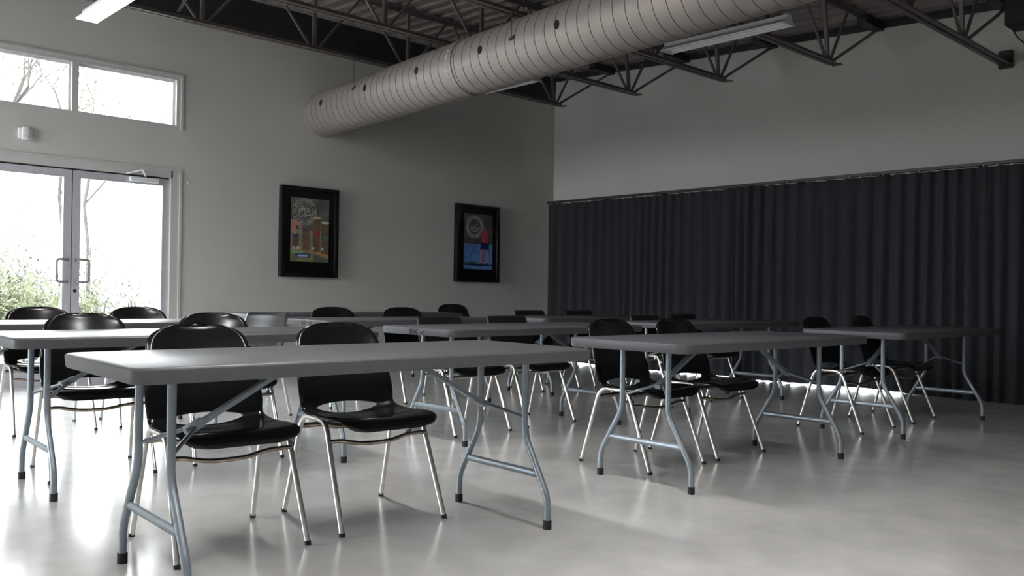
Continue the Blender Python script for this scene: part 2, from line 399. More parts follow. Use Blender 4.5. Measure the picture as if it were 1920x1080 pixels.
def _frame_bm(x0, x1, z0, z1, w, d, sill=False, mull=None):
    bm = bmesh.new(); y0, y1 = WY+.0, WY+.15
    ws = w if not sill else .04
    box(bm, x0, y0, z0, x0+w+.015*(not sill), y1, z1); box(bm, x1-w-.015*(not sill), y0, z0, x1, y1, z1)
    box(bm, x0+w, y0, z1-(.085 if not sill else .05), x1-w, y1, z1)
    # thin raised outer lip, catches the light
    yl0, yl1 = WY-.012, WY
    box(bm, x0-.012, yl0, z0 if not sill else z0-.0, x0+.012, yl1, z1+.012); box(bm, x1-.012, yl0, z0, x1+.012, yl1, z1+.012)
    box(bm, x0+.012, yl0, z1-.012, x1-.012, yl1, z1+.012)
    if sill: box(bm, x0+w, y0, z0, x1-w, y1, z0+.04)
    if mull: box(bm, mull-.03, y0, z0+.04, mull+.03, y1, z1-.05)
    return bm
storefront(DX0, DX1, 1)

# glazed opening behind the curtain
w3 = bmesh.new()
for yy in (3.9, 5.5, 7.1, 8.70): box(w3, WX+.03, yy, 0.0, WX+.09, yy+.05, .62)
box(w3, WX+.03, 3.95, .57, WX+.09, 8.7, .62)
w3 = tag(newobj('window_2', w3, M_alu), kind='structure')
for a, b in ((3.95, 5.5), (5.55, 7.1), (7.15, 8.7)):
    bm = bmesh.new(); box(bm, WX+.057, a, 0.0, WX+.063, b, .57); newobj('glass_pane', bm, M_glass, w3)

# motion detector on the door wall
det = tag(empty('wall_strobe', (2.23*SF, WY, LZ(2.33))), 'small white alarm box on the grey wall between window and doors', 'alarm')
bm = bmesh.new(); box(bm, -.060, -.035, -.045, .060, 0, .050); bevel(bm, .008); newobj('housing', bm, M_white, det, smooth=True)
bm = bmesh.new(); box(bm, -.032, -.052, -.060, .032, -.004, .064); bevel(bm, .010); newobj('cover', bm, M_white, det, smooth=True)
bm = bmesh.new(); box(bm, -.03, -.0545, -.030, .035, -.0515, -.024); newobj('slot', bm, M_alu, det)
bm = bmesh.new(); bmesh.ops.create_uvsphere(bm, u_segments=12, v_segments=8, radius=.012, matrix=Matrix.Translation((3.735*SF, WY-.004, LZ(2.04))))
tag(newobj('door_bumper', bm, M_white, smooth=True), 'tiny round white button on the wall right of the door frame', 'button')

# ------------------------------------------------------------------ curtains
def curtain(ya, yb, label, hem, seed):
    t = tag(empty('curtain', (0, 0, 0)), label, 'curtain', 'black curtains along the right wall')
    rnd = random.Random(seed); bm = bmesh.new(); cols = []; n = int(abs(yb-ya)/.012); y = ya; ph = 0
    phs = []; p = rnd.uniform(0, 6)
    for i in range(n+1):
        phs.append(p); p += 2*math.pi*.012/(.155+.03*math.sin(i*.031+seed)+.02*math.sin(i*.0071*3+seed))
    zs = [2.235, 2.20, 2.1, 1.9, 1.5, 1.0, .55, .25, .1, 0]
    for i in range(n+1):
        yy = ya+(yb-ya)*i/n; row = []
        for j, z in enumerate(zs):
            f = 1-z/2.235; amp = .024+.020*f
            hz = hem(yy)+.006*math.sin(phs[i])+.008*math.sin(yy*2.3+seed) if z == 0 else (z if z > .15 else z+hem(yy)*.8)
            xx = CX-.11-(max(0, min(1, (yy-5.25)/.25))*.10 if seed == 5 else 0)-amp*math.sin(phs[i]+.35*math.sin(i*.05)*f)-.007*math.sin(phs[i]*2.1+j*.4)
            row.append(bm.verts.new((xx, yy+.012*f*math.sin(phs[i]*.37), max(hz, .004))))
        cols.append(row)
    for a, b in zip(cols, cols[1:]):
        for j in range(len(zs)-1): bm.faces.new((a[j], a[j+1], b[j+1], b[j]))
    bmesh.ops.solidify(bm, geom=list(bm.faces), thickness=.003)
    newobj('curtain_fabric', bm, M_curt, t, smooth=True, angle=80)
    if seed == 1:   # sheet added from the end to the wall, blocks stray daylight
        bm = bmesh.new(); A = []; x = CX-.13
        while x < WX-.01: A.append((x, 8.745+.018*math.sin(x*40))); x += .008
        lo = [bm.verts.new((a, b, .012)) for a, b in A]; hi = [bm.verts.new((a, b, 2.235)) for a, b in A]
        for i in range(len(A)-1): bm.faces.new((lo[i], lo[i+1], hi[i+1], hi[i]))
        bmesh.ops.solidify(bm, geom=list(bm.faces), thickness=.003); newobj('light_block_return', bm, M_curt, t, smooth=True, angle=80)
    # carriers
    bm = bmesh.new(); yy = max(ya, yb)-.05
    while yy > min(ya, yb):
        bmesh.ops.create_icosphere(bm, subdivisions=1, radius=.0065, matrix=Matrix.Translation((CX-.165, yy, 2.238))); yy -= .12
    g = newobj('curtain_glides', bm, M_white, t); g['kind'] = 'stuff'; g['label'] = 'row of small white glides'
def hemA(y): return .011 if y < 8.3 else .012
def hemB(y):
    if y > 4.0: return .016
    if y > 3.75: return .016-.010*(4.0-y)/.25
    return .006+.006*max(0, math.sin(y*5))
curtain(8.74, 5.56, 'black pleated curtain reaching the corner, left of the curtain seam', hemA, 1)
curtain(5.68, Y0+1.2, 'black pleated curtain right of the seam, running out of the frame', hemB, 5)
bm = bmesh.new(); box(bm, CX-.150, Y0+1.1, 2.245, CX-.09, 8.80, 2.275)
for k in range(10): box(bm, CX-.09, .2+k*.95, 2.25, WX, .24+k*.95, 2.27)
tag(newobj('curtain_rail', bm, M_dark), 'dark curtain track along the top of the black curtains', 'curtain rail')

# ------------------------------------------------------------------ posters
def flat(name, pts, y, m, parent, th=.0012, label=None):
    bm = bmesh.new(); a = [bm.verts.new((px, y, pz)) for px, pz in pts]; b = [bm.verts.new((px, y+th, pz)) for px, pz in pts]
    bm.faces.new(a); bm.faces.new(b[::-1]); k = len(a)
    for i in range(k): bm.faces.new((a[i], b[i], b[(i+1) % k], a[(i+1) % k]))
    bmesh.ops.recalc_face_normals(bm, faces=bm.faces)
    o = newobj(name, bm, m, parent)
    if label: o['label'] = label
    return o
def rect(x0, z0, x1, z1): return [(x0, z0), (x1, z0), (x1, z1), (x0, z1)]
def ringm(name, cx, cz, rx, w, y, m, parent, a0=0, a1=360, n=48):
    bm = bmesh.new(); full = a1-a0 >= 360; N = n if full else n+1; A = []; Bq = []
    for k in range(N):
        a = R(a0+(a1-a0)*k/n)
        for lst, r in ((A, rx), (Bq, rx-w)): lst.append((bm.verts.new((cx+r*math.cos(a), y, cz+r*math.sin(a))), bm.verts.new((cx+r*math.cos(a), y+.001, cz+r*math.sin(a)))))
    rng = range(N if full else N-1)
    for k in rng:
        j = (k+1) % N; bm.faces.new((A[k][0], A[j][0], Bq[j][0], Bq[k][0])); bm.faces.new((A[k][0], A[k][1], A[j][1], A[j][0])); bm.faces.new((Bq[k][0], Bq[j][0], Bq[j][1], Bq[k][1]))
    return newobj(name, bm, m, parent)
def strokes(name, lines, y, w, m, parent):
    bm = bmesh.new()
    for ln in lines:
        for a, b in zip(ln, ln[1:]): bar(bm, (a[0], y, a[1]), (b[0], y, b[1]), .001, w, (0, 0, 1) if abs(a[0]-b[0]) > abs(a[1]-b[1]) else (1, 0, 0)) if False else _st(bm, a, b, y, w)
    return newobj(name, bm, m, parent)
def _st(bm, a, b, y, w):
    d = Vector((b[0]-a[0], 0, b[1]-a[1])); l = d.length
    if l < 1e-6: return
    d /= l; n = Vector((-d.z, 0, d.x))*w/2
    P = [Vector((a[0], y, a[1]))-n-d*w*.3, Vector((b[0], y, b[1]))-n+d*w*.3, Vector((b[0], y, b[1]))+n+d*w*.3, Vector((a[0], y, a[1]))+n-d*w*.3]
    f = [bm.verts.new(p) for p in P]; g = [bm.verts.new(p+Vector((0, .001, 0))) for p in P]
    bm.faces.new(f); bm.faces.new(g[::-1])
    for i in range(4): bm.faces.new((f[i], g[i], g[(i+1) % 4], f[(i+1) % 4]))
def pm(n, c, nz=None): return mat('print_'+n, c, .35, noise=nz)
LZC = .965*(1-SF)
def case(x0, x1, z0, z1, label):
    t = tag(empty('poster_case', (0, WY, LZC)), label, 'framed poster', 'black framed posters on the door wall')
    t.scale = (SF, 1, SF)
    bm = bmesh.new(); D = .075; bw = .052
    # outer tray with a wide raised moulding
    box(bm, x0, -.02, z0, x1, 0, z1)
    for (a, b, c, d) in ((x0, z0, x0+bw, z1), (x1-bw, z0, x1, z1), (x0+bw, z0, x1-bw, z0+bw), (x0+bw, z1-bw, x1-bw, z1)): box(bm, a, -D, b, c, -.02, d)
    bevel(bm, .008, 2); newobj('case_frame', bm, M_frame, t, smooth=True)
    bm = bmesh.new(); box(bm, x0+bw, -.045, z0+bw, x1-bw, -.02, z1-bw); newobj('mat_board', bm, M_frame, t)
    return t
# poster with the wooden posts
px0, px1, pz0, pz1 = 4.88, 5.365, 1.28, 1.99
p = case(4.755, 5.485, 1.105, 2.115, 'black framed poster nearer the doors, wooden posts and white round book emblem')
c1 = flat('printed_picture', rect(px0, pz0, px1, pz1), -.0475, pm('grey_green', (.13, .14, .12), (7, .35)), p, label='blurred grey green photograph')
Y1 = -.0490; Wd, Hd = px1-px0, pz1-pz0
def P(u, v): return (px0+u*Wd, pz0+v*Hd)
def RR(u0, v0, u1, v1): return [P(u0, v0), P(u1, v0), P(u1, v1), P(u0, v1)]
mb = pm('brown', (.16, .10, .065), (18, .35)); mo = pm('orange_wood', (.45, .24, .10), (12, .15)); mc = pm('pale_top', (.62, .55, .50))
msk = pm('skin', (.52, .27, .21)); mgn = pm('green', (.20, .22, .10), (10, .4)); mbl = pm('blue', (.02, .06, .26)); mrd = pm('red', (.34, .07, .04)); mtl = pm('teal', (.07, .23, .16)); mlt = pm('pale_text', (.55, .68, .85)); mem = pm('emblem_white', (.55, .58, .53)); mgr = pm('light_green', (.20, .45, .22)); mwh = pm('white', (.55, .55, .57)); mpale = pm('haze', (.25, .28, .22), (8, .2))
flat('printed_grass', RR(0, 0, .6, .16), Y1, mgn, c1)
flat('printed_background', RR(0, .16, 1, .50), Y1, mpale, c1)
flat('printed_shelf', [P(.0, .19), P(.36, .175), P(1, .06), P(1, .12), P(.36, .235), P(0, .25)], Y1-.0012, mo, c1)
for (u0, u1, v0, v1) in ((.05, .20, .22, .42), (.30, .49, .18, .52), (.57, .76, .16, .70), (.80, .995, .13, .63)):
    o = flat('printed_post', RR(u0, v0, u1, v1), Y1-.0024, mb, c1)
    if v1 > .6: flat('printed_post_top', [(lambda a: (P((u0+u1)/2, v1)[0]+math.cos(a)*(u1-u0)*Wd*.56, P(0, v1)[1]+math.sin(a)*.013))(2*math.pi*k/16) for k in range(16)], Y1-.0036, mc, c1)
flat('printed_paint', RR(.60, .40, .73, .47), Y1-.0036, mrd, c1); flat('printed_paint', RR(.86, .34, .95, .41), Y1-.0036, mtl, c1)
flat('printed_hand', [P(0, .66), P(.10, .64), P(.25, .60), P(.27, .53), P(.24, .50), P(.20, .56), P(.12, .57), P(.14, .46), P(.16, .40), P(.10, .40), P(.02, .48), P(0, .5)], Y1-.0036, msk, c1)
flat('printed_wristband', RR(.08, .385, .20, .425), Y1-.0048, mbl, c1)
for u in (.05, .16, .55, .80): flat('printed_foot', RR(u, .19, u+.06, .235), Y1-.0048, mwh, c1)
flat('printed_banner', RR(0, .135, .33, .165), Y1-.0036, mgr, c1); flat('printed_label', RR(.13, .065, .50, .12), Y1-.0048, mbl, c1)
for k in range(8): flat('printed_letter', RR(.185+k*.032, .078, .185+k*.032+.022, .106), Y1-.006, mlt, c1)
ex, ez = P(.345, .80)[0], P(0, .785)[1]
ringm('emblem_ring', ex, ez, .150, .005, Y1-.003, mem, c1); ringm('emblem_ring', ex, ez, .108, .005, Y1-.003, mem, c1)
for a0, a1, n in ((38, 148, 14), (205, 330, 15)):
    for k in range(n):
        a = a0+(a1-a0)*k/(n-1); ringm('emblem_mark', ex, ez, .136, .014, Y1-.003, mem, c1, a, a+4.6, 2)
for s in (-1, 1):
    strokes('emblem_bars', [[(ex+s*.112, ez+d), (ex+s*.146, ez+d)] for d in (-.022, -.010, .002, .014, .026)], Y1-.003, .004, mem, c1)
def E_(u, v): return (ex+u*.1, ez+v*.1)
strokes('emblem_book', [[E_(-.68, .25), E_(-.66, -.35), E_(-.55, -.62), E_(-.2, -.42), E_(.12, -.52), E_(.3, -.35), E_(.82, -.38), E_(.62, .2), E_(.5, .42), E_(.1, .38), E_(-.02, .2), E_(-.15, .3)],
                          [E_(-.02, .2), E_(.12, -.5)], [E_(.2, -.1), E_(.35, .15), E_(.6, .05)]], Y1-.003, .0065, mem, c1)
ringm('emblem_pin', ex-.038, ez+.045, .022, .008, Y1-.003, mem, c1)
strokes('emblem_pin', [[E_(-.58, .35), E_(-.38, .0), E_(-.18, .35)]], Y1-.003, .006, mem, c1)
# poster with the paddler
px0, px1, pz0, pz1 = 7.385, 7.885, 1.27, 1.995; Wd, Hd = px1-px0, pz1-pz0
p = case(7.25, 8.0, 1.10, 2.115, 'black framed poster nearer the corner, person on blue water')
c2 = flat('printed_picture', rect(px0, pz0, px1, pz1), -.0475, pm('grey_trees', (.10, .105, .10), (9, .5)), p, label='grey wooded shore photograph')
mw = pm('water', (.12, .26, .62), (14, .18)); mdb = pm('navy', (.012, .025, .11)); mdk = pm('dark_shoe', (.02, .02, .03)); mem2 = pm('emblem_grey', (.33, .34, .33)); mrs = pm('red_shirt', (.42, .06, .09), (20, .3)); mhr = pm('hair', (.17, .14, .13)); mdg = pm('dark_green', (.04, .10, .06))
flat('printed_shore', RR(0, .46, 1, .56), Y1, pm('shore', (.09, .08, .065), (20, .3)), c2)
flat('printed_water', RR(0, 0, 1, .46), Y1, mw, c2)
flat('printed_banner', [P(.0, .12), P(.35, .14), P(.52, .11), P(.52, .085), P(.0, .09)], Y1-.0012, mdg, c2)
flat('printed_board', [P(.0, .085), P(1, .09), P(1, .07), P(.5, .055), P(0, .07)], Y1-.0024, mdb, c2)
for (u, w_) in ((.60, .0), (.80, .01)):
    flat('printed_leg', [P(u-.035, .10), P(u+.02, .10), P(u+.05, .37), P(u-.03, .37)], Y1-.0036, msk, c2)
    flat('printed_shoe', RR(u-.04, .07, u+.03, .115), Y1-.0048, mdk, c2)
flat('printed_shorts', [P(.56, .35), P(.70, .37), P(.86, .35), P(.86, .50), P(.58, .50)], Y1-.0048, mdb, c2)
flat('printed_shirt', [P(.59, .49), P(.83, .49), P(.85, .68), P(.76, .71), P(.66, .71), P(.57, .67)], Y1-.006, mrs, c2)
flat('printed_head', [(P(.715, 0)[0]+.030*math.cos(2*math.pi*k/16), P(0, .755)[1]+.036*math.sin(2*math.pi*k/16)) for k in range(16)], Y1-.006, mhr, c2)
strokes('printed_paddle', [[P(.20, .19), P(.42, .47)], [P(.42, .47), P(.58, .64)]], Y1-.006, .006, mdb, c2)
ex, ez = P(.36, 0)[0], P(0, .765)[1]
ringm('emblem_ring', ex, ez, .152, .048, Y1-.003, mem2, c2); 
for a0, a1, n in ((38, 148, 14), (205, 330, 15)):
    for k in range(n): ringm('emblem_mark', ex, ez, .136, .012, Y1-.0042, mdk, c2, a0+(a1-a0)*k/(n-1), a0+(a1-a0)*k/(n-1)+3.5, 2)
strokes('emblem_canoe', [[E_(-.75, -.02), E_(-.6, -.35), E_(.0, -.5), E_(.6, -.35), E_(.85, -.05), E_(.3, -.22), E_(-.3, -.22), E_(-.75, -.02)], [E_(-.1, -.1), E_(.5, .6)], [E_(-.6, -.6), E_(.5, -.6)]], Y1-.003, .011, mem2, c2)

# ------------------------------------------------------------------ folding tables
TL, TW, TH, TT = 1.86, .762, .737, .048
LA, LU, LF = .745, .150, .296
def rrect(hx, hy, r, n=6):
    out = []
    for cx, cy, a0 in ((hx-r, hy-r, 0), (-hx+r, hy-r, 90), (-hx+r, -hy+r, 180), (hx-r, -hy+r, 270)):
        for k in range(n+1):
            a = R(a0+90*k/n); out.append((cx+r*math.cos(a), cy+r*math.sin(a)))
    return out
def make_table(L=TL):
    t = empty('folding_table'); hx, hy = L/2, TW/2; la = hx-.188
    bm = bmesh.new(); rings = []
    for (ins, z) in ((.010, TH), (.004, TH-.0025), (0, TH-.007), (0, TH-.010), (.003, TH-TT+.005), (.006, TH-TT), (.026, TH-TT), (.028, TH-TT+.018)):
        rings.append([bm.verts.new((px, py, z)) for px, py in rrect(hx-ins, hy-ins, .055-ins*.5)])
    n = len(rings[0])
    for a, b in zip(rings, rings[1:]):
        for k in range(n): bm.faces.new((a[k], b[k], b[(k+1) % n], a[(k+1) % n]))
    bm.faces.new(rings[0]); bm.faces.new(rings[-1][::-1]); bmesh.ops.recalc_face_normals(bm, faces=bm.faces)
    newobj('tabletop', bm, M_top, t, smooth=True, angle=35)
    bm = bmesh.new()
    for s in (-1, 1): box(bm, -hx+.09, s*(hy-.075)-.012, TH-TT+.0, hx-.09, s*(hy-.075)+.012, TH-TT+.018)
    newobj('under_rail', bm, M_leg, t)
    for s in (-1, 1):
        lx = s*la
        for q in (-1, 1):
            bm = bmesh.new()
            tube(bm, fillet([(lx, q*LU, TH-TT+.010), (lx, q*LU, .368), (lx, q*LF, .125), (lx, q*LF, .02)], .045, 6), .0145, 12)
            lg = newobj('leg', bm, M_leg, t, smooth=True)
            bm = bmesh.new(); tube(bm, [(lx, q*LF, 0), (lx, q*LF, .036)], .0175, 14); newobj('foot_cap', bm, M_cap, lg, smooth=True)
        bm = bmesh.new(); zc = .215; yc = LF-(LF-LU)*(zc-.125)/(.368-.125)
        tube(bm, [(lx, -yc, zc), (lx, yc, zc)], .012, 10, flat=(.016, .009)); newobj('leg_crossbar', bm, M_leg, t, smooth=True)
        bm = bmesh.new(); tube(bm, [(lx, -LU-.03, TH-TT+.012), (lx, LU+.03, TH-TT+.012)], .013, 10); newobj('hinge_bar', bm, M_leg, t, smooth=True)
        bm = bmesh.new(); jx, jz = s*(la-.13), .50
        bar(bm, (s*(la-.49), 0, TH-TT+.008), (jx-s*.005, 0, jz+.004), .030, .016)
        tube(bm, [(jx, -.02, jz+.002), (jx, .02, jz+.002)], .007, 8)
        bar(bm, (jx-s*.03, 0, jz+.018), (jx+s*.03, 0, jz-.012), .036, .026)
        for q in (-1, 1): tube(bm, [(jx, q*.012, jz), (lx, q*LU, .440)], .0075, 8)
        newobj('folding_brace', bm, M_leg, t)
    return t
tabs = [  # x, y, rot, label, length
 (1.865, 2.838, -2.3, 'charcoal folding table closest to the camera, before the two nearest chairs'),
 (4.330, 2.780, -1.2, 'charcoal folding table right of the nearest one, whole left leg frame showing'),
 (6.870, 2.830, -.5, 'rightmost charcoal folding table, close to the black curtain'),
 (1.980, 4.540, -2.0, 'charcoal folding table directly behind the nearest one, cut by the left frame edge'),
 (4.320, 4.480, -.4, 'charcoal folding table mid room with black scribbles on its pale left edge'),
 (6.790, 4.550, -.3, 'charcoal folding table in the right column, second row, seen behind two shell chairs'),
 (1.950, 6.100, 0, 'charcoal folding table in front of the glass doors'),
 (4.440, 6.050, -.5, 'charcoal folding table behind the middle one, scribbled mark on its bright left edge'),
 (6.720, 6.050, 0, 'charcoal folding table nearest to the room corner and curtain end'),
]
proto = make_table(); tobjs = []
for i, (x, y, a, lb) in enumerate(tabs):
    o = proto if i == 0 else copy_tree(proto)
    o.location = (x, y, 0); o.rotation_euler = (0, 0, R(a)); tag(o, lb, 'table', 'charcoal folding tables set in rows'); tobjs.append(o)
o = make_table(2.44); o.location = (4.98, 7.70, 0); o.rotation_euler = (0, 0, R(-1.2)); tag(o, 'longest charcoal table along the door wall below the first poster', 'table', 'charcoal folding tables set in rows')
def scribble(tb, y0, w, lines):
    bm = bmesh.new(); xx = -TL/2-.0005
    for ln in lines:
        for a, b in zip(ln, ln[1:]): bar(bm, (xx, y0-a[0]*w, TH-.044+a[1]*.036), (xx, y0-b[0]*w, TH-.044+b[1]*.036), .0045, .0022, (1, 0, 0))
    o = newobj('marker_writing', bm, M_ink, tb); o['label'] = 'black handwritten marker strokes'
scribble(tobjs[4], .05, .16, [[(0, .95), (.06, 0)], [(.17, 1), (.19, 0)], [(.30, 1), (.32, 0)], [(.60, .85), (.50, .95), (.42, .6), (.46, .2), (.6, .1)], [(.95, .6), (.75, .25), (.95, .0)], [(.1, .9), (.05, .5)]])
scribble(tobjs[7], .02, .14, [[(0, .9), (.05, 0)], [(.25, 1), (.32, .05), (.45, 1)], [(.60, 1), (.62, 0)], [(.75, .1), (.95, .9)]])

# ------------------------------------------------------------------ chairs
def interp(tab, t):
    for (a, b) in zip(tab, tab[1:]):
        if t <= b[0]:
            k = (t-a[0])/(b[0]-a[0]) if b[0] > a[0] else 0; k = k*k*(3-2*k)*.35+k*.65
            return [x*(1-k)+y*k for x, y in zip(a[1:], b[1:])]
    return list(tab[-1][1:])
def catmull(P, n):
    P = [Vector(p) for p in P]; out = []
    for i in range(len(P)-1):
        p0 = P[max(i-1, 0)]; p1 = P[i]; p2 = P[i+1]; p3 = P[min(i+2, len(P)-1)]
        for k in range(n):
            t = k/n; out.append(.5*((2*p1)+(-p0+p2)*t+(2*p0-5*p1+4*p2-p3)*t*t+(-p0+3*p1-3*p2+p3)*t**3))
    out.append(P[-1]); return out
def thicken(bm, th, nm):
    bm.normal_update(); vs = list(bm.verts); fs = list(bm.faces); es = [e for e in bm.edges if e.is_boundary]
    bk = {v: bm.verts.new(v.co-nm[v]*th) for v in vs}
    for e in es:
        f = e.link_faces[0]; a, b = e.verts
        lp = [l for l in f.loops if l.edge == e][0]; a, b = lp.vert, lp.link_loop_next.vert
        try: bm.faces.new((b, a, bk[a], bk[b]))
        except ValueError: pass
    for f in fs: bm.faces.new([bk[v] for v in f.verts][::-1])
def shell_mesh(kind):
    top = .821 if kind == 'A' else .792
    # y, z, half width, edge lift z, edge forward y
    prof = [(-.250, .398, .195, .000, 0), (-.246, .418, .205, .000, 0), (-.228, .436, .220, .003, 0), (-.190, .444, .232, .008, 0), (-.120, .440, .238, .014, 0),
            (-.040, .430, .240, .020, 0), (.040, .424, .238, .026, .004), (.105, .424, .234, .032, .014), (.150, .436, .230, .030, .030), (.178, .462, .229, .018, .048),
            (.194, .505, .232, .006, .058), (.208, .560, .232, 0, .056), (.224, .620, .226, 0, .048), (.240, .680, .216, 0, .038), (.254, .730, .208, 0, .030), (.266, .775, .203, 0, .022), (.277, top, .200, 0, .014)]
    if kind == 'B':
        prof = [(y, z, w*(1 if z < .5 else .985), dz, dy*.8) for (y, z, w, dz, dy) in prof]
    NP = 6
    pv = catmull([(y, z, 0) for (y, z, *_r) in prof], NP); wv = catmull([(w, dz, dy) for (_y, _z, w, dz, dy) in prof], NP)
    n = len(pv); L = [0]
    for a, b in zip(pv, pv[1:]): L.append(L[-1]+(b-a).length)
    tot = L[-1]; cap = .100 if kind == 'A' else .018; ex = 2.8 if kind == 'A' else 2.2
    # resample v, denser near the top
    vs = [tot*(i/78)*((tot-cap)/tot) for i in range(79)]+[tot-cap+cap*math.sin(math.pi/2*k/16) for k in range(1, 17)]
    U = [-1+2*i/56 for i in range(57)]
    U = [math.copysign(abs(u)**.9, u) for u in U]
    bm = bmesh.new(); rows = []; uv = {}; nrs = {}
    def at(s):
        s = min(max(s, 0), tot)
        for i in range(n-1):
            if s <= L[i+1] or i == n-2:
                k = (s-L[i])/max(L[i+1]-L[i], 1e-9); return pv[i].lerp(pv[i+1], k), wv[i].lerp(wv[i+1], k), (pv[i+1]-pv[i]).normalized()
    hole_c = 0; 
    for i in range(n):
        if pv[i].x > .10 and abs(pv[i].y-.452) < .012 and pv[i].x > .15: hole_c = L[i]; break
    for s in vs:
        c, w, tg = at(s); ww = w.x
        q = (s-(tot-cap))/cap
        if q > 0: ww = w.x*max(1-(.998*min(q, 1))**ex, 0)**(1/ex) if kind == 'A' else w.x-.020*(1-math.sqrt(max(1-min(q, 1)**2, 0)))
        fr = .05
        if s < fr: ww *= (1-(1-s/fr)**3)**(1/3)*.28+.72
        nrm = Vector((-tg.y, tg.x))   # in (y,z): left normal -> up on seat, forward on the back
        row = []
        for u in U:
            uu = u*u; dd_ = min((1-abs(u))*ww, (tot-s)*.9+.0); rr = max(0, 1-dd_/.024)**2*.009
            y = c.x-w.z*uu-nrm.x*rr; z = c.y+w.y*uu-nrm.y*rr
            v = bm.verts.new((u*ww, y, z)); row.append(v); uv[v] = (u*ww, s)
            nrs[v] = Vector((-2*(w.z*abs(nrm.x)+w.y*abs(nrm.y))*(u*ww/w.x)/w.x, nrm.x, nrm.y)).normalized()
        rows.append(row)
    for a, b in zip(rows, rows[1:]):
        for k in range(len(U)-1): bm.faces.new((a[k], a[k+1], b[k+1], b[k]))
    if kind == 'A':
        # elliptical lumbar opening: cut and pull its rim onto the ellipse
        A_, B_ = .150, .036; kill = []
        def e(v): p = uv[v]; return (p[0]/A_)**2+((p[1]-hole_c)/B_)**2
        for f in list(bm.faces):
            if sum(e(v) for v in f.verts)/len(f.verts) < 1: kill.append(f)
        bmesh.ops.delete(bm, geom=kill, context='FACES')
        for v in [v for v in bm.verts if v.is_boundary and v in uv and e(v) < 2.2 and abs(uv[v][0]) < .19]:
            p = uv[v]; k = 1/math.sqrt(max(e(v), .05)); nu = p[0]*k; ns = hole_c+(p[1]-hole_c)*k
            c, w, tg = at(ns); ww = w.x; uu = (nu/ww)**2
            v.co = Vector((nu, c.x-w.z*uu, c.y+w.y*uu))
    thicken(bm, .0055, nrs)
    bmesh.ops.remove_doubles(bm, verts=bm.verts, dist=.0006)
    bmesh.ops.recalc_face_normals(bm, faces=bm.faces)
    return bm
def make_chair(kind):
    t = empty('shell_chair')
    newobj('seat_shell', shell_mesh(kind), M_shell if kind == 'A' else M_shell2, t, smooth=True, angle=60)
    rr = .060 if kind == 'A' else .022
    for s in (-1, 1):
        bm = bmesh.new(); X = .245; XT = .228
        pts = [(s*X, -.252, .006), (s*(XT+.004), -.082, .433), (s*XT, .128, .433), (s*X, .250, .006)]
        tube(bm, fillet(pts, rr, 8), .0110 if kind == 'A' else .0105, 12)
        lf = newobj('leg_frame', bm, M_chrome, t, smooth=True)
        for yy in (-.2535, .2515):
            bm = bmesh.new(); tube(bm, [(s*X, yy, 0), (s*X, yy*.99, .016)], .0122, 12); newobj('foot_glide', bm, M_cap, lf, smooth=True)
    # stacking bar between the front legs, dipped in the middle
    bm = bmesh.new(); yb = -.118; zb = .352
    if kind == 'A':
        tube(bm, fillet([(-.234, yb, zb), (-.19, yb-.006, zb+.002), (-.10, yb-.03, zb-.016), (.04, yb-.03, zb-.016), (.13, yb-.006, zb), (.234, yb, zb)], .05, 5), .009, 10)
    else: tube(bm, [(-.234, yb, zb+.03), (.234, yb, zb+.03)], .009, 10)
    newobj('stacking_bar', bm, M_rust if kind == 'A' else M_chrome, t, smooth=True)
    bm = bmesh.new()
    tube(bm, fillet([(-.228, -.05, .420), (-.18, -.05, .402), (.18, -.05, .402), (.228, -.05, .420)], .03, 4), .010, 10, flat=(.012, .009))
    tube(bm, fillet([(-.232, .148, .385), (-.17, .140, .385), (.17, .140, .385), (.232, .148, .385)], .03, 4), .010, 10, flat=(.012, .009))
    newobj('seat_support', bm, M_rust if kind == 'A' else M_chrome, t, smooth=True)
    return t
chairsA = [
 (1.510, 3.210, -3.5, 'black shell chair with oval back opening behind the left half of the nearest table'),
 (2.150, 3.185, -3.0, 'black shell chair with fully visible oval opening, behind the nearest table'),
 (4.035, 3.155, -1.0, 'left one of two black shell chairs behind the second front table'),
 (4.665, 3.145, -1.0, 'right one of two black shell chairs behind the second front table'),
 (6.345, 3.055, -2.0, 'left one of two black shell chairs at the rightmost table'),
 (7.160, 3.060, 3.0, 'right one of two black shell chairs at the rightmost table, nearest the curtain'),
 (1.590, 4.870, -6.0, 'black shell chair at the second left table, back below the door handles'),
 (2.310, 4.850, -7.0, 'black shell chair at the second left table, its back peeking over beside the door frame'),
 (1.805, 6.470, -2.0, 'black shell chair behind the table at the doors, seen against the left door leaf'),
 (2.460, 6.430, -4.0, 'black shell chair behind the table at the doors, seen against the right door leaf'),
 (4.130, 6.430, -6.0, 'black shell chair below the poster of wooden posts'),
 (4.780, 6.290, -6.0, 'black shell chair between the two posters, rounded back just above the scribbled tables'),
 (6.850, 8.100, -10.0, 'black shell chair against the door wall, below left of the corner poster'),
]
chairsB = [
 (3.985, 4.720, -1.0, 'square-topped black chair at the middle table, left of two'),
 (4.670, 4.740, -1.0, 'square-topped black chair at the middle table, right of two'),
 (6.420, 6.280, -4.0, 'square-topped black chair in front of the room corner, below right of the corner poster'),
 (7.150, 6.250, -3.0, 'square-topped black chair by the left end of the curtain'),
 (6.415, 4.760, -1.0, 'square-topped black chair left at the second right-hand table, behind a shell chair'),
 (7.080, 4.810, -1.0, 'square-topped black chair right at the second right-hand table, mostly hidden by a shell chair'),
 (3.080, 6.180, -68.0, 'black chair turned towards the doors with grey sheen on its back, at a table end'),
]
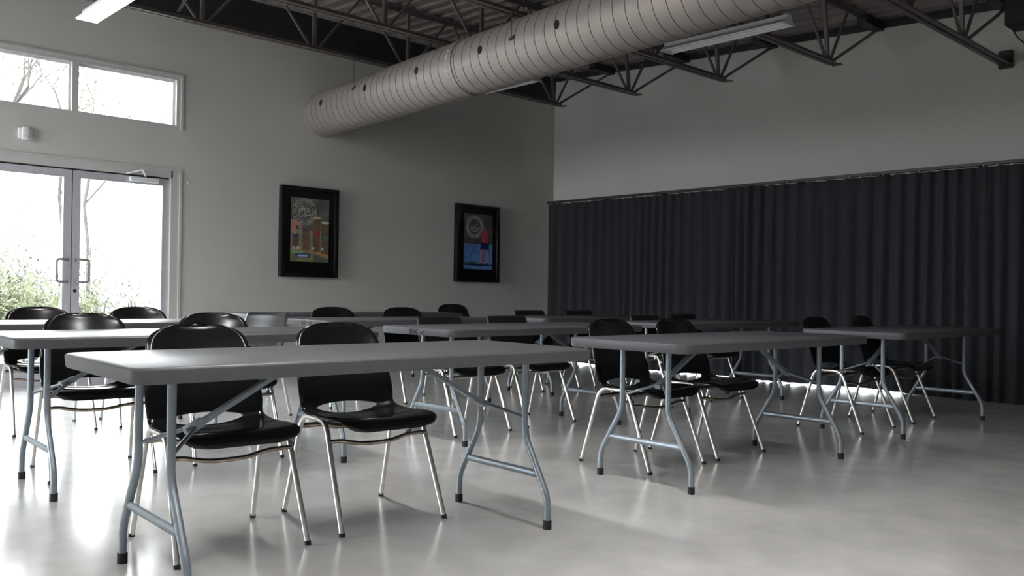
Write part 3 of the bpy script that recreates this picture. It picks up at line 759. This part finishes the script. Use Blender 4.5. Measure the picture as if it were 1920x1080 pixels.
for kind, lst, grp in (('A', chairsA, 'black shell chairs with rounded backs'), ('B', chairsB, 'black chairs with square-topped backs')):
    pr = make_chair(kind)
    for i, (x, y, a, lb) in enumerate(lst):
        o = pr if i == 0 else copy_tree(pr)
        o.location = (x, y, 0); o.rotation_euler = (0, 0, R(a)); tag(o, lb, 'chair', grp)

# ------------------------------------------------------------------ black unit hanging at the top right corner
hb = tag(empty('wall_speaker', (8.75, 2.62, 3.45)), 'black hanging speaker at the top right edge with a drooping cable', 'speaker')
bm = bmesh.new(); box(bm, -.14, -.16, -.02, .14, .10, .30); bevel(bm, .02, 2); newobj('speaker_body', bm, M_cap, hb, smooth=True)
bm = bmesh.new(); box(bm, -.02, -.03, .28, .02, .01, deckz(2.6)-3.45); newobj('bracket', bm, M_dark, hb)
bm = bmesh.new(); tube(bm, fillet([(0, .08, 0), (.02, .04, -.10), (.02, -.06, -.20), (.0, -.08, -.38)], .1, 8), .007, 8); newobj('cable', bm, M_cap, hb, smooth=True)

# ------------------------------------------------------------------ outside
M_ground = mat('pale_concrete_apron', (.50, .49, .47), .8, noise=(2, .1)); M_grass = mat('dry_lawn', (.055, .06, .035), .9, noise=(3, .3))
bm = bmesh.new(); box(bm, -24, WY+.16, -.16, 24, WY+2.2, -.02); box(bm, -24, -12, -.16, X0-.16, WY+.16, -.02); box(bm, WX+.16, -8, -.16, WX+12, WY+.16, -.02); tag(newobj('concrete_apron', bm, M_ground), kind='structure')
bm = bmesh.new(); box(bm, -40, WY+2.2, -.22, 60, 60, -.05); tag(newobj('lawn', bm, M_grass), kind='structure')
M_bark = mat('pale_bark', (.045, .042, .040), .9, noise=(14, .3)); M_twig = mat('bleached_twig', (.09, .088, .084), .9)
M_lf1 = mat('spring_leaf', (.064, .075, .030), .8, noise=(9, .4)); M_lf2 = mat('yellow_leaf', (.105, .10, .06), .8, noise=(9, .3)); M_lf3 = mat('olive_leaf', (.055, .058, .042), .8, noise=(9, .4))
def branches(bm, p, d, l, r, depth, rnd, tips, spread=.55):
    q = p+d*l; m_ = p.lerp(q, .5)+Vector((rnd.uniform(-1, 1), rnd.uniform(-1, 1), rnd.uniform(-.4, .6)))*l*.07
    tube(bm, [p, m_, q], r, 5 if depth > 1 else 4, cap=False)
    tips.append(m_); tips.append(q)
    if depth == 0: return
    for k in range(3 if depth > 1 else 3):
        nd = (d+Vector((rnd.uniform(-1, 1), rnd.uniform(-1, 1), rnd.uniform(-.35, .6)))*spread*1.5).normalized()
        branches(bm, q if k else m_, nd, l*rnd.uniform(.55, .8), r*.58, depth-1, rnd, tips, spread)
def leaves(bm, tips, n, s, rnd, rad):
    for _ in range(n):
        c = rnd.choice(tips)+Vector((rnd.gauss(0, rad), rnd.gauss(0, rad), rnd.gauss(0, rad)))
        if c.z < .02: c.z = .02+rnd.random()*.2
        a = Vector((rnd.uniform(-1, 1), rnd.uniform(-1, 1), rnd.uniform(-1, 1))).normalized(); b = a.orthogonal().normalized(); ss = s*rnd.uniform(.6, 1.3)
        vs = [bm.verts.new(c+a*ss), bm.verts.new(c+b*ss*.45), bm.verts.new(c-a*ss), bm.verts.new(c-b*ss*.45)]; bm.faces.new(vs)
def tree(x, y, h, seed, lf, nl, label, lean=0, r=.06):
    rnd = random.Random(seed); t = tag(empty('young_tree', (x, y, -.06)), label, 'tree', 'thin trees outside the doors')
    bm = bmesh.new(); tips = []; p = Vector((0, 0, 0)); d = Vector((lean, 0, 1)).normalized(); L = h*.28
    tube(bm, [p, p+d*L*.5+Vector((.03, 0, 0)), p+d*L], r, 8, cap=False); branches(bm, p+d*L, d, h*.26, r*.75, 4, rnd, tips, .45)
    newobj('trunk', bm, M_bark, t); bm = bmesh.new(); leaves(bm, tips, int(nl*1.6), .045, rnd, .14); newobj('foliage', bm, lf, t)
def shrub(x, y, h, w, seed, lf, nl, label, tw=M_twig):
    rnd = random.Random(seed); t = tag(empty('shrub', (x, y, -.06)), label, 'shrub', 'shrubs outside the doors')
    bm = bmesh.new(); tips = []
    for k in range(7):
        d = Vector((rnd.uniform(-w, w), rnd.uniform(-w, w), rnd.uniform(.5, 1))).normalized(); branches(bm, Vector((rnd.uniform(-.2, .2)*w, rnd.uniform(-.2, .2), 0)), d, h*.33, .014, 3, rnd, tips, .6)
    newobj('twigs', bm, tw, t); bm = bmesh.new(); leaves(bm, tips, int(nl*1.7), .036, rnd, .11); newobj('foliage', bm, lf, t)
for a in ((2.7, 13.6, 5.5, 11, M_lf2, 260, 'thin tree outside at the far left of the door glass', .10, .05), (3.45, 16.5, 6.5, 12, M_lf2, 700, 'thin tree with pale yellow leaves seen in the left door leaf', .02, .05),
          (4.6, 15.5, 6.0, 13, M_lf2, 800, 'yellowish thin tree seen at the left of the right door leaf', -.03, .04), (6.0, 19, 6.5, 14, M_lf2, 260, 'faint bare tree seen in the middle of the right door leaf', .02, .05),
          (2.35, 12.2, 4.6, 15, M_lf3, 60, 'tree whose bare branch tips show at the left edge of the upper window', -.05, .05)): tree(*a[:7], *a[7:])
for a in ((2.45, 11.9, 1.75, .9, 21, M_lf1, 2300, 'green leafy shrub with pale twigs at the bottom left of the door glass'), (3.35, 12.9, 1.6, .8, 22, M_lf1, 1700, 'green shrub beside the meeting edge of the two doors'),
          (2.95, 15.2, 3.0, .7, 23, M_lf3, 900, 'tall tangled grey shrub behind the left door leaf'), (4.45, 14.3, 1.7, .8, 24, M_lf3, 380, 'sparse pale shrub behind the right door leaf, left part'),
          (5.75, 15.0, 1.9, .8, 25, M_lf3, 320, 'sparse pale shrub behind the right door leaf, right part'), (5.2, 18.6, 3.2, .7, 26, M_lf2, 500, 'tall faint shrub beyond the right door leaf'),
          (3.6, 18.4, 3.4, .6, 27, M_lf2, 900, 'tall yellowish shrub behind the meeting edge of the doors')): shrub(*a)
